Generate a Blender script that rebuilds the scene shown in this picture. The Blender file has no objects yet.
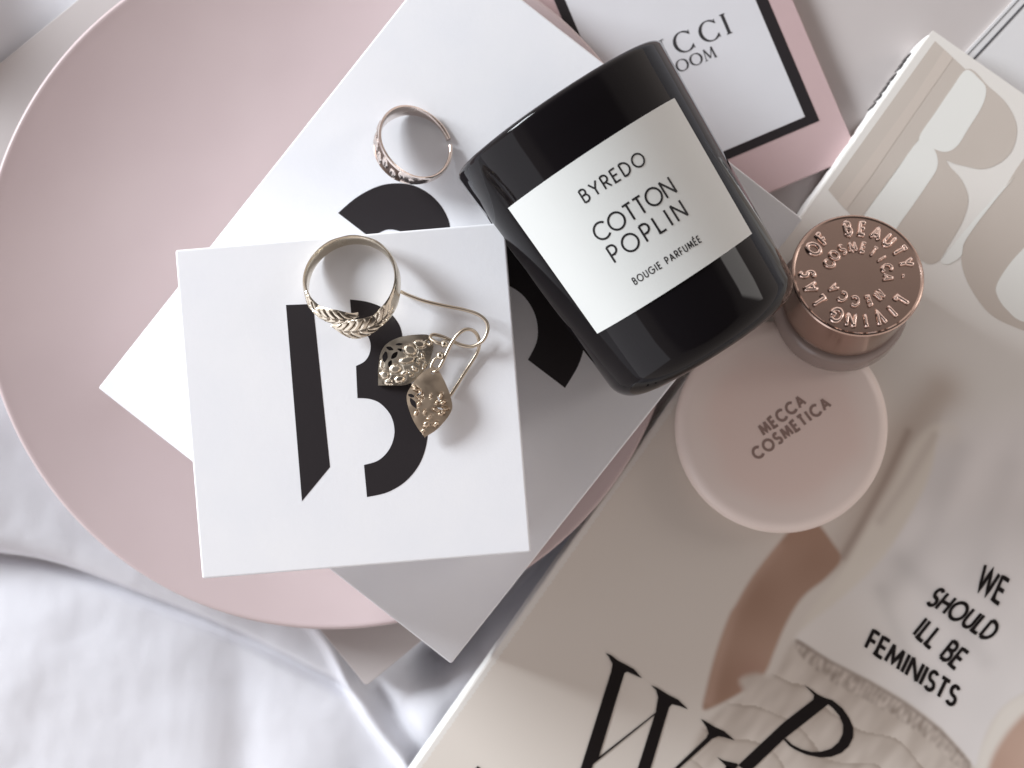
import bpy, bmesh, math, random
import numpy as np
from math import sin, cos, pi, radians, sqrt, atan2, exp, tan
from mathutils import Vector, Matrix, noise
random.seed(7)

# ------------------------------------------------------------------ basics
F = 1300.0                    # focal length in pixels of a 1024 px wide frame
H = F / 3500.0                # camera height over the bed sheet, metres
scene = bpy.context.scene
COL = scene.collection

def P(px, py, z=0.0):
    """pixel of the photograph -> point on the level plane at height z (metres)"""
    s = F / (H - z)
    return Vector(((px - 512.0) / s, (384.0 - py) / s, z))

def S(px, z):                 # length in pixels at height z -> metres
    return px * (H - z) / F

def sstep(a, b, x):
    t = max(0.0, min(1.0, (x - a) / (b - a)))
    return t * t * (3 - 2 * t)

def link(name, me, m=None, parent=None, smooth=None):
    o = bpy.data.objects.new(name, me)
    COL.objects.link(o)
    if m is not None and not me.materials:
        me.materials.append(m)
    if parent is not None:
        o.parent = parent
        o.matrix_parent_inverse = parent.matrix_world.inverted()
    if smooth is not None:
        for p in me.polygons:
            p.use_smooth = True
        if smooth < 179:
            bm = bmesh.new(); bm.from_mesh(me)
            for e in bm.edges:
                if len(e.link_faces) == 2 and e.calc_face_angle(0) > radians(smooth):
                    e.smooth = False
            bm.to_mesh(me); bm.free()
    return o

def obj(name, verts, faces, m=None, parent=None, smooth=None):
    me = bpy.data.meshes.new(name)
    me.from_pydata([tuple(v) for v in verts], [], faces)
    bm = bmesh.new(); bm.from_mesh(me)
    bmesh.ops.recalc_face_normals(bm, faces=bm.faces)
    bm.to_mesh(me); bm.free()
    me.update()
    return link(name, me, m, parent, smooth)

def thing(name, loc, label, cat, group=None):
    o = bpy.data.objects.new(name, None)
    COL.objects.link(o)
    o.empty_display_size = 0.01
    o.location = loc
    bpy.context.view_layer.update()
    tag(o, label, cat, group)
    return o

def tag(o, label, cat, group=None):
    o['label'] = label; o['category'] = cat
    if group:
        o['group'] = group
    return o

# ------------------------------------------------------------------ materials
def mat(name, col, rough=0.5, metal=0.0, spec=0.5, bump=None, vary=None, sheen=0.0, coat=0.0, trans=0.0, ior=1.45, sss=0.0, rvar=None):
    m = bpy.data.materials.new(name); m.use_nodes = True
    nt = m.node_tree; b = nt.nodes['Principled BSDF']
    b.inputs['Base Color'].default_value = (*col, 1)
    b.inputs['Roughness'].default_value = rough
    b.inputs['Metallic'].default_value = metal
    b.inputs['Specular IOR Level'].default_value = spec
    b.inputs['IOR'].default_value = ior
    if sheen: b.inputs['Sheen Weight'].default_value = sheen
    if coat: b.inputs['Coat Weight'].default_value = coat; b.inputs['Coat Roughness'].default_value = 0.06
    if trans: b.inputs['Transmission Weight'].default_value = trans
    if sss:
        b.inputs['Subsurface Weight'].default_value = sss
        b.inputs['Subsurface Radius'].default_value = (0.004, 0.003, 0.002)
        b.inputs['Subsurface Scale'].default_value = 1.0
    tc = nt.nodes.new('ShaderNodeTexCoord')
    def noise(scale, detail=4, rough_=0.55):
        n = nt.nodes.new('ShaderNodeTexNoise')
        n.inputs['Scale'].default_value = scale
        n.inputs['Detail'].default_value = detail
        n.inputs['Roughness'].default_value = rough_
        nt.links.new(tc.outputs['Object'], n.inputs['Vector'])
        return n
    if vary:                                   # (scale, colour2, lo, hi)
        sc, c2, lo, hi = vary
        n = noise(sc)
        r = nt.nodes.new('ShaderNodeValToRGB')
        r.color_ramp.elements[0].position = lo; r.color_ramp.elements[0].color = (*col, 1)
        r.color_ramp.elements[1].position = hi; r.color_ramp.elements[1].color = (*c2, 1)
        nt.links.new(n.outputs['Fac'], r.inputs['Fac'])
        nt.links.new(r.outputs['Color'], b.inputs['Base Color'])
    if rvar:                                   # (scale, lo rough, hi rough)
        n = noise(rvar[0], 6)
        mr = nt.nodes.new('ShaderNodeMapRange')
        mr.inputs['From Min'].default_value = 0.35; mr.inputs['From Max'].default_value = 0.65
        mr.inputs['To Min'].default_value = rvar[1]; mr.inputs['To Max'].default_value = rvar[2]
        nt.links.new(n.outputs['Fac'], mr.inputs['Value'])
        nt.links.new(mr.outputs['Result'], b.inputs['Roughness'])
    if bump:                                   # (scale, strength, distance)
        n = noise(bump[0], 5)
        bn = nt.nodes.new('ShaderNodeBump')
        bn.inputs['Strength'].default_value = bump[1]
        bn.inputs['Distance'].default_value = bump[2]
        nt.links.new(n.outputs['Fac'], bn.inputs['Height'])
        nt.links.new(bn.outputs['Normal'], b.inputs['Normal'])
    return m

M = {}
M['board'] = mat('white_board', (0.83, 0.835, 0.86), 0.55, bump=(900, .12, .0003), vary=(60, (0.80, 0.81, 0.845), .3, .7))
M['board_edge'] = mat('board_edge', (0.80, 0.79, 0.80), 0.7)
M['ink'] = mat('black_ink', (0.022, 0.018, 0.020), 0.42, bump=(900, .1, .0002))
M['label_ink'] = mat('label_ink', (0.012, 0.012, 0.013), 0.5)
M['label_paper'] = mat('label_paper', (0.65, 0.67, 0.655), 0.6, bump=(1500, .1, .0002), vary=(70, (0.63, 0.65, 0.635), .3, .7))
M['black_glass'] = mat('black_glass', (0.006, 0.005, 0.006), 0.04, spec=0.22, bump=(60, .015, .0006), rvar=(45, .015, .06))
M['wax'] = mat('candle_wax', (0.75, 0.72, 0.66), 0.5, sss=.3)
M['plate'] = mat('pink_ceramic', (0.565, 0.462, 0.458), 0.36, bump=(260, .04, .0004), vary=(22, (0.54, 0.436, 0.436), .3, .7), rvar=(40, .30, .46))
M['plate_rim'] = M['plate']
M['gold'] = mat('champagne_gold', (0.66, 0.60, 0.50), 0.22, 1.0, bump=(600, .10, .0003), rvar=(300, .12, .30))
M['leaf_dull'] = mat('matte_gold_leaf', (0.60, 0.485, 0.37), 0.42, 1.0, bump=(500, .12, .0004), rvar=(220, .32, .52))
M['wire'] = mat('gold_wire', (0.58, 0.50, 0.40), 0.3, 1.0)
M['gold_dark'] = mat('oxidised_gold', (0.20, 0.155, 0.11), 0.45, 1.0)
M['rose_ring'] = mat('rose_silver', (0.72, 0.63, 0.58), 0.2, 1.0, bump=(600, .08, .0003), rvar=(300, .10, .28))
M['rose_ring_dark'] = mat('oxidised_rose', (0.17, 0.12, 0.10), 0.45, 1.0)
M['leaf_gold'] = mat('brushed_gold_leaf', (0.72, 0.65, 0.54), 0.3, 1.0, bump=(450, .2, .0004), rvar=(260, .22, .42))
M['copper'] = mat('rose_gold_metal', (0.46, 0.34, 0.288), 0.2, 1.0, bump=(1200, .02, .0001), rvar=(120, .16, .26))
M['copper_letter'] = mat('polished_rose_gold', (0.90, 0.71, 0.63), 0.15, 1.0)
M['jar_glass'] = mat('smoky_glass', (0.34, 0.27, 0.245), 0.14, trans=.35, ior=1.48)
M['cream'] = mat('cosmetic_cream', (0.55, 0.40, 0.34), 0.45)
M['compact_base'] = mat('compact_base', (0.76, 0.66, 0.61), 0.35, coat=.3)
M['grey_print'] = mat('grey_brown_print', (0.30, 0.205, 0.18), 0.5)
M['grey_ink'] = mat('grey_ink', (0.035, 0.033, 0.036), 0.5)
M['pink_board'] = mat('pink_board', (0.575, 0.425, 0.425), 0.5, bump=(700, .1, .0003), vary=(50, (0.55, 0.40, 0.405), .3, .7))
M['panel'] = mat('panel_paper', (0.70, 0.70, 0.73), 0.35, bump=(40, .12, .002))
M['pale_pink'] = mat('pale_pink_cover', (0.57, 0.53, 0.52), 0.4, bump=(30, .1, .002), vary=(12, (0.53, 0.485, 0.475), .3, .7))
M['pages'] = mat('paper_pages', (0.74, 0.72, 0.69), 0.8)
M['spine'] = mat('spine_paper', (0.84, 0.83, 0.81), 0.7, bump=(400, .6, .0008))
COVER = (0.80, 0.775, 0.735)
M['cover'] = mat('cover_paper', COVER, 0.33)
M['beige'] = mat('beige_print', (0.60, 0.54, 0.485), 0.33, bump=(28, .05, .002), vary=(26, (0.575, 0.515, 0.46), .35, .65))
M['beige2'] = mat('warm_beige_print', (0.63, 0.56, 0.50), 0.33)
M['mint'] = mat('offwhite_print', (0.83, 0.835, 0.80), 0.33)
M['serif_ink'] = mat('masthead_ink', (0.012, 0.009, 0.009), 0.3)
M['frame_card'] = mat('white_card', (0.74, 0.74, 0.75), 0.35)
M['dark_line'] = mat('dark_line', (0.10, 0.10, 0.11), 0.4)

def sheet_mat():
    m = mat('cotton_sheet', (0.75, 0.75, 0.795), 0.9)
    nt = m.node_tree; b = nt.nodes['Principled BSDF']
    tc = nt.nodes.new('ShaderNodeTexCoord')
    out = []
    for rot in (0.3, 0.3 + pi / 2):
        mp = nt.nodes.new('ShaderNodeMapping'); mp.inputs['Rotation'].default_value = (0, 0, rot)
        nt.links.new(tc.outputs['Object'], mp.inputs['Vector'])
        w = nt.nodes.new('ShaderNodeTexWave'); w.inputs['Scale'].default_value = 700; w.inputs['Distortion'].default_value = .6
        nt.links.new(mp.outputs['Vector'], w.inputs['Vector']); out.append(w)
    a = nt.nodes.new('ShaderNodeMath'); a.operation = 'ADD'
    nt.links.new(out[0].outputs['Fac'], a.inputs[0]); nt.links.new(out[1].outputs['Fac'], a.inputs[1])
    bn = nt.nodes.new('ShaderNodeBump'); bn.inputs['Strength'].default_value = .3; bn.inputs['Distance'].default_value = .0002
    nt.links.new(a.outputs[0], bn.inputs['Height']); nt.links.new(bn.outputs['Normal'], b.inputs['Normal'])
    return m
M['sheet'] = sheet_mat()

def compact_mat(cx, cy, R):
    """frosted lid: pinker pan showing in the middle, paler milky border"""
    m = bpy.data.materials.new('frosted_compact'); m.use_nodes = True
    nt = m.node_tree; b = nt.nodes['Principled BSDF']
    b.inputs['Roughness'].default_value = .42
    b.inputs['Coat Weight'].default_value = .15; b.inputs['Coat Roughness'].default_value = .25
    tc = nt.nodes.new('ShaderNodeTexCoord')
    sub = nt.nodes.new('ShaderNodeVectorMath'); sub.operation = 'SUBTRACT'; sub.inputs[1].default_value = (cx, cy, 0)
    nt.links.new(tc.outputs['Object'], sub.inputs[0])
    mul = nt.nodes.new('ShaderNodeVectorMath'); mul.operation = 'MULTIPLY'; mul.inputs[1].default_value = (1, 1, 0)
    nt.links.new(sub.outputs[0], mul.inputs[0])
    ln = nt.nodes.new('ShaderNodeVectorMath'); ln.operation = 'LENGTH'
    nt.links.new(mul.outputs[0], ln.inputs[0])
    n = nt.nodes.new('ShaderNodeTexNoise'); n.inputs['Scale'].default_value = 45; n.inputs['Detail'].default_value = 2
    nt.links.new(tc.outputs['Object'], n.inputs['Vector'])
    ad = nt.nodes.new('ShaderNodeMath'); ad.operation = 'MULTIPLY_ADD'; ad.inputs[1].default_value = .012; 
    nt.links.new(n.outputs['Fac'], ad.inputs[0]); nt.links.new(ln.outputs['Value'], ad.inputs[2])
    r = nt.nodes.new('ShaderNodeMapRange'); r.interpolation_type = 'SMOOTHSTEP'
    r.inputs['From Min'].default_value = R * .72; r.inputs['From Max'].default_value = R * 1.08
    nt.links.new(ad.outputs[0], r.inputs['Value'])
    mx = nt.nodes.new('ShaderNodeMix'); mx.data_type = 'RGBA'
    mx.inputs[6].default_value = (.82, .665, .61, 1); mx.inputs[7].default_value = (.83, .725, .675, 1)
    nt.links.new(r.outputs['Result'], mx.inputs[0]); nt.links.new(mx.outputs[2], b.inputs['Base Color'])
    return m

# ------------------------------------------------------------------ shape helpers
def plate_poly(pts, z0, z1):
    """prism over a polygon of (x, y)"""
    n = len(pts)
    v = [(p[0], p[1], z0) for p in pts] + [(p[0], p[1], z1) for p in pts]
    f = [list(range(n))[::-1], list(range(n, 2 * n))] + [[i, (i + 1) % n, n + (i + 1) % n, n + i] for i in range(n)]
    return v, f

def bevelled(name, pts, z0, z1, bev, m, parent, seg=2, corner=0.0):
    v, f = plate_poly(pts, z0, z1)
    me = bpy.data.meshes.new(name); me.from_pydata(v, [], f)
    bm = bmesh.new(); bm.from_mesh(me)
    bmesh.ops.recalc_face_normals(bm, faces=bm.faces)
    if corner:
        ed = [e for e in bm.edges if abs(e.verts[0].co.z - e.verts[1].co.z) > (z1 - z0) * .5]
        bmesh.ops.bevel(bm, geom=ed, offset=corner, segments=4, affect='EDGES', profile=.5)
    if bev:
        ed = [e for e in bm.edges if abs(e.verts[0].co.z - e.verts[1].co.z) < 1e-6]
        bmesh.ops.bevel(bm, geom=ed, offset=bev, segments=seg, affect='EDGES', profile=.5)
    bm.to_mesh(me); bm.free()
    return link(name, me, m, parent, None)

def shape(name, outlines, z, thick, m, parent, bevel=0.0, place=None):
    """flat filled shape with holes (outlines: lists of (x,y)); place maps (x,y,z)->Vector"""
    cu = bpy.data.curves.new(name, 'CURVE'); cu.dimensions = '2D'; cu.fill_mode = 'BOTH'
    cu.extrude = thick / 2
    cu.bevel_depth = bevel; cu.bevel_resolution = 1
    for o in outlines:
        sp = cu.splines.new('POLY'); sp.points.add(len(o) - 1)
        for q, p in zip(sp.points, o):
            q.co = (p[0], p[1], 0, 1)
        sp.use_cyclic_u = True
    tmp = bpy.data.objects.new('tmp', cu); COL.objects.link(tmp)
    dg = bpy.context.evaluated_depsgraph_get()
    me = bpy.data.meshes.new_from_object(tmp.evaluated_get(dg))
    bpy.data.objects.remove(tmp); bpy.data.curves.remove(cu)
    me.name = name; me.materials.clear()
    for v in me.vertices:
        v.co.z += z + thick / 2
        if place:
            v.co = place(v.co)
    return link(name, me, m, parent)

class Rib:
    """collects ribbons (strokes with a width and a thickness) into one mesh"""
    def __init__(s): s.v = []; s.f = []
    def add(s, pts, widths, place, th, closed=False, dome=False, z0=0.0):
        n = len(pts)
        if not hasattr(widths, '__len__'): widths = [widths] * n
        prof = [(-1, 0), (-.72, .75), (-.25, 1), (.25, 1), (.72, .75), (1, 0)] if dome else [(-1, 0), (-1, 1), (1, 1), (1, 0)]
        k = len(prof); base = len(s.v)
        for i in range(n):
            a = pts[(i - 1) % n] if (closed or i > 0) else pts[i]
            b = pts[(i + 1) % n] if (closed or i < n - 1) else pts[i]
            dx, dy = b[0] - a[0], b[1] - a[1]; l = sqrt(dx * dx + dy * dy) or 1
            nx, ny = -dy / l, dx / l
            # mitre
            if (closed or 0 < i < n - 1):
                p, q = pts[i], b
                ex, ey = q[0] - p[0], q[1] - p[1]; el = sqrt(ex * ex + ey * ey) or 1
                c = abs((-ey / el) * nx + (ex / el) * ny); mi = min(1.6, 1 / max(c, .3))
            else: mi = 1
            w = widths[i] * .5 * mi
            for (o, h) in prof:
                s.v.append(tuple(place(pts[i][0] + nx * w * o, pts[i][1] + ny * w * o, z0 + h * th)))
        m_ = n if closed else n - 1
        for i in range(m_):
            a = base + i * k; b = base + ((i + 1) % n) * k
            for j in range(k - 1):
                s.f.append([a + j, a + j + 1, b + j + 1, b + j])
        if not closed:
            s.f.append([base + j for j in range(k)]); s.f.append([base + (n - 1) * k + j for j in range(k)][::-1])
    def build(s, name, m, parent, smooth=None):
        return obj(name, s.v, s.f, m, parent, smooth)

def line(*p, n=6):
    out = []
    for a, b in zip(p[:-1], p[1:]):
        for i in range(n):
            t = i / n; out.append((a[0] + (b[0] - a[0]) * t, a[1] + (b[1] - a[1]) * t))
    out.append(p[-1]); return out

def arc(cx, cy, rx, ry, a0, a1, n=24):
    return [(cx + rx * cos(radians(a0 + (a1 - a0) * i / n)), cy + ry * sin(radians(a0 + (a1 - a0) * i / n))) for i in range(n + 1)]

# geometric sans capitals, cap height 1: (advance width, strokes)
def G(ch):
    L = lambda *p: line(*p, n=4)
    if ch == 'A': return .74, [L((0, 0), (.37, 1)), L((.37, 1), (.74, 0)), L((.13, .32), (.61, .32))]
    if ch == 'B': return .52, [L((0, 0), (0, 1)), L((0, 1), (.24, 1)) + arc(.24, .77, .22, .23, 90, -90, 14) + L((.24, .54), (0, .54)), L((.24, .54), (.26, .54)) + arc(.26, .27, .26, .27, 90, -90, 14) + L((.26, 0), (0, 0))]
    if ch == 'C': return .84, [arc(.5, .5, .5, .5, 44, 316, 34)]
    if ch == 'D': return .68, [L((0, 0), (0, 1)), L((0, 1), (.18, 1)) + arc(.18, .5, .5, .5, 90, -90, 22) + L((.18, 0), (0, 0))]
    if ch == 'E': return .46, [L((.46, 1), (0, 1), (0, 0), (.46, 0)), L((0, .52), (.42, .52))]
    if ch == 'É': w, s = G('E'); return w, s + [L((.14, 1.13), (.34, 1.33))]
    if ch == 'Ê': w, s = G('E'); return w, s + [L((.06, 1.15), (.23, 1.32), (.40, 1.15))]
    if ch == 'F': return .44, [L((.44, 1), (0, 1), (0, 0)), L((0, .50), (.40, .50))]
    if ch == 'G': return .95, [arc(.5, .5, .5, .5, 46, 360, 38) + L((1.0, .5), (.55, .5))]
    if ch == 'H': return .62, [L((0, 0), (0, 1)), L((.62, 0), (.62, 1)), L((0, .52), (.62, .52))]
    if ch == 'I': return .10, [L((.05, 0), (.05, 1))]
    if ch == 'L': return .42, [L((0, 1), (0, 0), (.42, 0))]
    if ch == 'M': return .86, [L((0, 0), (.1, 1)), L((.1, 1), (.43, .12), (.76, 1)), L((.76, 1), (.86, 0))]
    if ch == 'N': return .70, [L((0, 0), (0, 1)), L((0, 1), (.70, 0)), L((.70, 0), (.70, 1))]
    if ch == 'O': return 1.0, [('c', arc(.5, .5, .5, .5, 0, 351, 39))]
    if ch == 'P': return .50, [L((0, 0), (0, 1)), L((0, 1), (.23, 1)) + arc(.23, .725, .27, .275, 90, -90, 16) + L((.23, .45), (0, .45))]
    if ch == 'R': w, s = G('P'); return .52, s + [L((.22, .45), (.52, 0))]
    if ch == 'S': return .50, [arc(.25, .745, .22, .255, 35, 270, 18) + arc(.25, .245, .25, .245, 90, -145, 18)[1:]]
    if ch == 'T': return .52, [L((0, 1), (.52, 1)), L((.26, 1), (.26, 0))]
    if ch == 'U': return .60, [L((0, 1), (0, .3)) + arc(.3, .3, .3, .3, 180, 360, 16) + L((.6, .3), (.6, 1))]
    if ch == 'V': return .70, [L((0, 1), (.35, 0), (.70, 1))]
    if ch == 'W': return 1.0, [L((0, 1), (.25, 0), (.5, 1), (.75, 0), (1, 1))]
    if ch == 'Y': return .66, [L((0, 1), (.33, .48), (.66, 1)), L((.33, .48), (.33, 0))]
    if ch == '.': return .02, [L((0, 0.0), (0, .14))]
    if ch == ' ': return .34, []
    raise KeyError(ch)

def text_width(t, gap): return sum(G(c)[0] for c in t) + gap * (len(t) - 1)

def set_text(rib, t, place, weight, th, gap=.2, width=None, dome=False, cond=1.0):
    """lays text in a box: x from 0 to width (in cap heights), baseline y=0"""
    if width is not None:
        gap = (width - cond * sum(G(c)[0] for c in t)) / (len(t) - 1)
    x = 0.0
    for i, c in enumerate(t):
        w, st = G(c)
        for j, s_ in enumerate(st):
            cl = s_[0] == 'c'
            pts = s_[1] if cl else s_
            rib.add([(x + cond * p[0], p[1]) for p in pts], weight, place, th * (1 + .04 * j), closed=cl, dome=dome)
        x += w * cond + gap

def affine(bl, br, up, width, z):
    """(u,v) in cap heights -> plane at height z; bl/br baseline ends and 'up' vector, in photo pixels"""
    def f(x, y, h):
        px = bl[0] + (br[0] - bl[0]) * x / width + up[0] * y
        py = bl[1] + (br[1] - bl[1]) * x / width + up[1] * y
        q = P(px, py, z); q.z = z + h
        return q
    return f

def lathe(name, prof, m, parent, n=128, origin=Vector((0, 0, 0)), axes=None, smooth=35, close=False):
    """prof: list of (r, h) ; axes: 3 vectors (x, y, axis)"""
    X, Y, Z = axes or (Vector((1, 0, 0)), Vector((0, 1, 0)), Vector((0, 0, 1)))
    v = []; f = []
    k = len(prof)
    for i in range(n):
        a = 2 * pi * i / n
        for (r, h) in prof:
            v.append(origin + X * (r * cos(a)) + Y * (r * sin(a)) + Z * h)
    for i in range(n):
        j = (i + 1) % n
        for q in range(k - 1):
            f.append([i * k + q, j * k + q, j * k + q + 1, i * k + q + 1])
        if close: f.append([i * k + k - 1, j * k + k - 1, j * k, i * k])
    if not close:
        if prof[0][0] > 1e-6: f.append([i * k for i in range(n)])
        if prof[-1][0] > 1e-6: f.append([i * k + k - 1 for i in range(n)])
    o = obj(name, v, f, m, parent, None)
    me = o.data
    bm = bmesh.new(); bm.from_mesh(me)
    bmesh.ops.remove_doubles(bm, verts=bm.verts, dist=1e-7)
    bmesh.ops.recalc_face_normals(bm, faces=bm.faces)
    for e in bm.edges:
        if len(e.link_faces) == 2 and e.calc_face_angle(0) > radians(smooth): e.smooth = False
    for fc in bm.faces: fc.smooth = True
    bm.to_mesh(me); bm.free()
    return o

def rounded(r, h0, h1, b, n=6, r_in=0.0):
    """profile of a disc with rounded edges"""
    pr = [(r_in, h0)]
    for i in range(n + 1):
        a = -pi / 2 + pi / 2 * i / n; pr.append((r - b + b * cos(a), h0 + b + b * sin(a)))
    for i in range(n + 1):
        a = pi / 2 * i / n; pr.append((r - b + b * cos(a), h1 - b + b * sin(a)))
    pr.append((r_in, h1)); return pr

def catmull(pts, n=10):
    out = []
    for i in range(len(pts) - 1):
        p0 = Vector(pts[max(i - 1, 0)]); p1 = Vector(pts[i]); p2 = Vector(pts[i + 1]); p3 = Vector(pts[min(i + 2, len(pts) - 1)])
        for j in range(n):
            t = j / n
            out.append(.5 * ((2 * p1) + (p2 - p0) * t + (2 * p0 - 5 * p1 + 4 * p2 - p3) * t * t + (3 * p1 - p0 - 3 * p2 + p3) * t ** 3))
    out.append(Vector(pts[-1])); return out

def tube(name, path, r, m, parent, k=12):
    v = []; f = []; n = len(path)
    up = Vector((0, 0, 1)); prev = None
    for i in range(n):
        t = (path[min(i + 1, n - 1)] - path[max(i - 1, 0)]).normalized()
        if prev is None:
            s = t.cross(up);
            if s.length < .05: s = t.cross(Vector((1, 0, 0)))
        else: s = prev - t * prev.dot(t)
        s.normalize(); prev = s; u = s.cross(t)
        for j in range(k):
            a = 2 * pi * j / k; v.append(path[i] + (s * cos(a) + u * sin(a)) * r)
    for i in range(n - 1):
        for j in range(k):
            f.append([i * k + j, i * k + (j + 1) % k, (i + 1) * k + (j + 1) % k, (i + 1) * k + j])
    f.append(list(range(k))); f.append([(n - 1) * k + j for j in range(k)][::-1])
    return obj(name, v, f, m, parent, 60)

def ball(name, c, r, m, parent):
    me = bpy.data.meshes.new(name); bm = bmesh.new()
    bmesh.ops.create_uvsphere(bm, u_segments=20, v_segments=12, radius=r)
    bmesh.ops.translate(bm, verts=bm.verts, vec=c); bm.to_mesh(me); bm.free()
    return link(name, me, m, parent, 180)

# heights of the stack (metres)
Z_PALE = 0.0042        # top of pale magazine lying on the sheet
Z_MAG = 0.0145         # cover of the big magazine
Z_RIM = 0.0172         # rim of the plate = underside of the large box
Z_BIG = 0.0385         # top of the large box
Z_SML = 0.0695         # top of the small box

# ------------------------------------------------------------------ bed sheet
PALE_C = (366, 686); PALE_U = Vector((.775, -.632)); PALE_V = Vector((-.632, -.775))
def seg_dist(px, py, poly):
    best = 1e9; sign = 1; along = 0
    for (ax, ay), (bx, by) in zip(poly[:-1], poly[1:]):
        dx, dy = bx - ax, by - ay; L2 = dx * dx + dy * dy
        t = max(0, min(1, ((px - ax) * dx + (py - ay) * dy) / L2))
        qx, qy = ax + dx * t, ay + dy * t
        d = (px - qx) ** 2 + (py - qy) ** 2
        if d < best:
            best = d; sign = 1 if (dx * (py - ay) - dy * (px - ax)) > 0 else -1
    return sqrt(best) * sign
CREASE = [tuple(p)[:2] for p in catmull([(-420, 500, 0), (-120, 545, 0), (0, 554, 0), (64, 567, 0), (150, 599, 0), (226, 631, 0), (300, 668, 0), (350, 694, 0), (392, 730, 0)], 5)]
STRAP = [tuple(p)[:2] for p in catmull([(300, 605, 0), (330, 645, 0), (352, 690, 0), (380, 730, 0), (410, 768, 0), (450, 830, 0)], 5)]
GAP = [(436, 664), (470, 640), (520, 590), (620, 480)]
def sheet_h(px, py):
    mm = 0.0
    left = sstep(520, 380, px)
    if px < 620 and py > 380:
        d = seg_dist(px, py, CREASE)
        fade = sstep(400, 330, px)
        if d > 0:
            b = (5.5 * sstep(-20, 120, d) + 2.5 * sstep(60, 220, d)) * fade
        else:
            b = (.8 + 11.0 * max(0.0, min(1.0, (262 - px) / 285.0))) * (1 - exp(d / 9.0)) * fade
        mm += b - 2.5 * exp(-((d - 3) / 5.0) ** 2) * fade
        # vertical valley and its two lit banks
        xv = 238 + (py - 640) * .06
        dv = (px - xv)
        g = sstep(615, 720, py)
        mm -= 1.7 * exp(-(dv / 24.0) ** 2) * g
        mm += .3 * exp(-((dv - 70) / 40.0) ** 2) * g
        # soft diagonal dip further left
        q = (px - 70) * .93 + (py - 650) * .36
        mm -= .5 * exp(-(q / 26.0) ** 2) * sstep(585, 640, py) * sstep(900, 700, py)
        q = (px - 10) * .80 - (py - 700) * .60
        mm += .3 * exp(-(q / 60.0) ** 2) * sstep(600, 660, py)
        # narrow ridge that runs down from the book's corner
        ds = seg_dist(px, py, STRAP)
        mm += 4.0 * exp(-((ds) / 7.5) ** 2) * sstep(596, 640, py)
        mm -= 2.8 * exp(-((ds + 17) / 11.0) ** 2) * sstep(640, 700, py)
        # bulge by the big magazine
        mm += 2.6 * exp(-(((px - 428) / 26.0) ** 2 + ((py - 722) / 38.0) ** 2))
        gd = abs(seg_dist(px, py, GAP)); mm -= 17.0 * exp(-(gd / 19.0) ** 2)
        mm += .25 * sin(px / 41.0 + py / 63.0) * sin(py / 57.0 - px / 90.0) * left
    mm += .34 * noise.noise(Vector((px / 52.0, py / 38.0, 1.7))) + .085 * noise.noise(Vector((px / 15.0, py / 19.0, 5.1)))
    # upper left: swell dropping to the magazine, its unseen height added to cast shade
    mm += 5.0 * exp(-(((px + 55) / 62.0) ** 2 + ((py + 5) / 90.0) ** 2)) + 34 * exp(-(((px + 135) / 66.0) ** 2 + ((py + 20) / 120.0) ** 2)) + 4 * exp(-(((px + 75) / 85.0) ** 2 + ((py - 470) / 75.0) ** 2))
    mm += 2.0 * sin(px / 97.0 + 1.3) * sin(py / 83.0)
    # pressed flat under what lies on it
    rx, ry = px - PALE_C[0], py - PALE_C[1]
    a = rx * PALE_U[0] + ry * PALE_U[1]; b = rx * PALE_V[0] + ry * PALE_V[1]
    inside = min(a, b, 714 - b)
    k = sstep(10, -14, inside)
    rp = sqrt((px - 330) ** 2 + (py - 280) ** 2)
    lim = .0026 + .0090 * sstep(.58, 1.0, rp / 350.0) + 1.0 * sstep(345, 380, rp)
    # big magazine
    mx, my = px - 930, py - 30
    u = mx * .8186 + my * .5744; vv = -mx * .5744 + my * .8186
    im = min(u, vv)
    hm = .0036 + .03 * sstep(-2, -40, im)
    return min(max(-17.0, mm) * .001 * k - .0016, lim, hm)
def make_sheet():
    xs = [-900 + 14 * i for i in range(30)] + [-480 + 6.0 * i for i in range(74)] + [-36 + 2.6 * i for i in range(240)] + [590 + 16 * i for i in range(80)]
    ys = [-800 + 14 * i for i in range(60)] + [40 + 10 * i for i in range(34)] + [380 + 6.0 * i for i in range(22)] + [512 + 2.6 * i for i in range(112)] + [804 + 14 * i for i in range(58)]
    v = []; f = []
    for y in ys:
        for x in xs:
            q = P(x, y, 0); v.append((q.x, q.y, sheet_h(x, y)))
    n = len(xs)
    for j in range(len(ys) - 1):
        for i in range(n - 1):
            f.append([j * n + i, j * n + i + 1, (j + 1) * n + i + 1, (j + 1) * n + i])
    o = obj('bed_sheet', v, f, M['sheet'], None, 180)
    if o.data.polygons[0].normal.z < 0: o.data.flip_normals()
    o['kind'] = 'structure'
make_sheet()

# ------------------------------------------------------------------ pale magazine under everything
def quad_px(c, u, v, a0, a1, b0, b1, z):
    out = []
    for a, b in ((a0, b0), (a1, b0), (a1, b1), (a0, b1)):
        q = P(c[0] + u[0] * a + v[0] * b, c[1] + u[1] * a + v[1] * b, z); out.append((q.x, q.y))
    return out
def make_pale():
    t = thing('magazine', P(500, 300, 0), 'pale pink grey magazine lying beneath the round plate on the sheet', 'magazine', 'magazines on the bed')
    q = quad_px(PALE_C, PALE_U, PALE_V, 3, 947, 3, 709, Z_PALE)
    bevelled('page_block', q, 0.0, .0036, 0, M['pages'], t)
    q = quad_px(PALE_C, PALE_U, PALE_V, 0, 950, 0, 714, Z_PALE)
    bevelled('cover', q, .0037, Z_PALE, .0002, M['pale_pink'], t, corner=.001)
make_pale()

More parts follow.
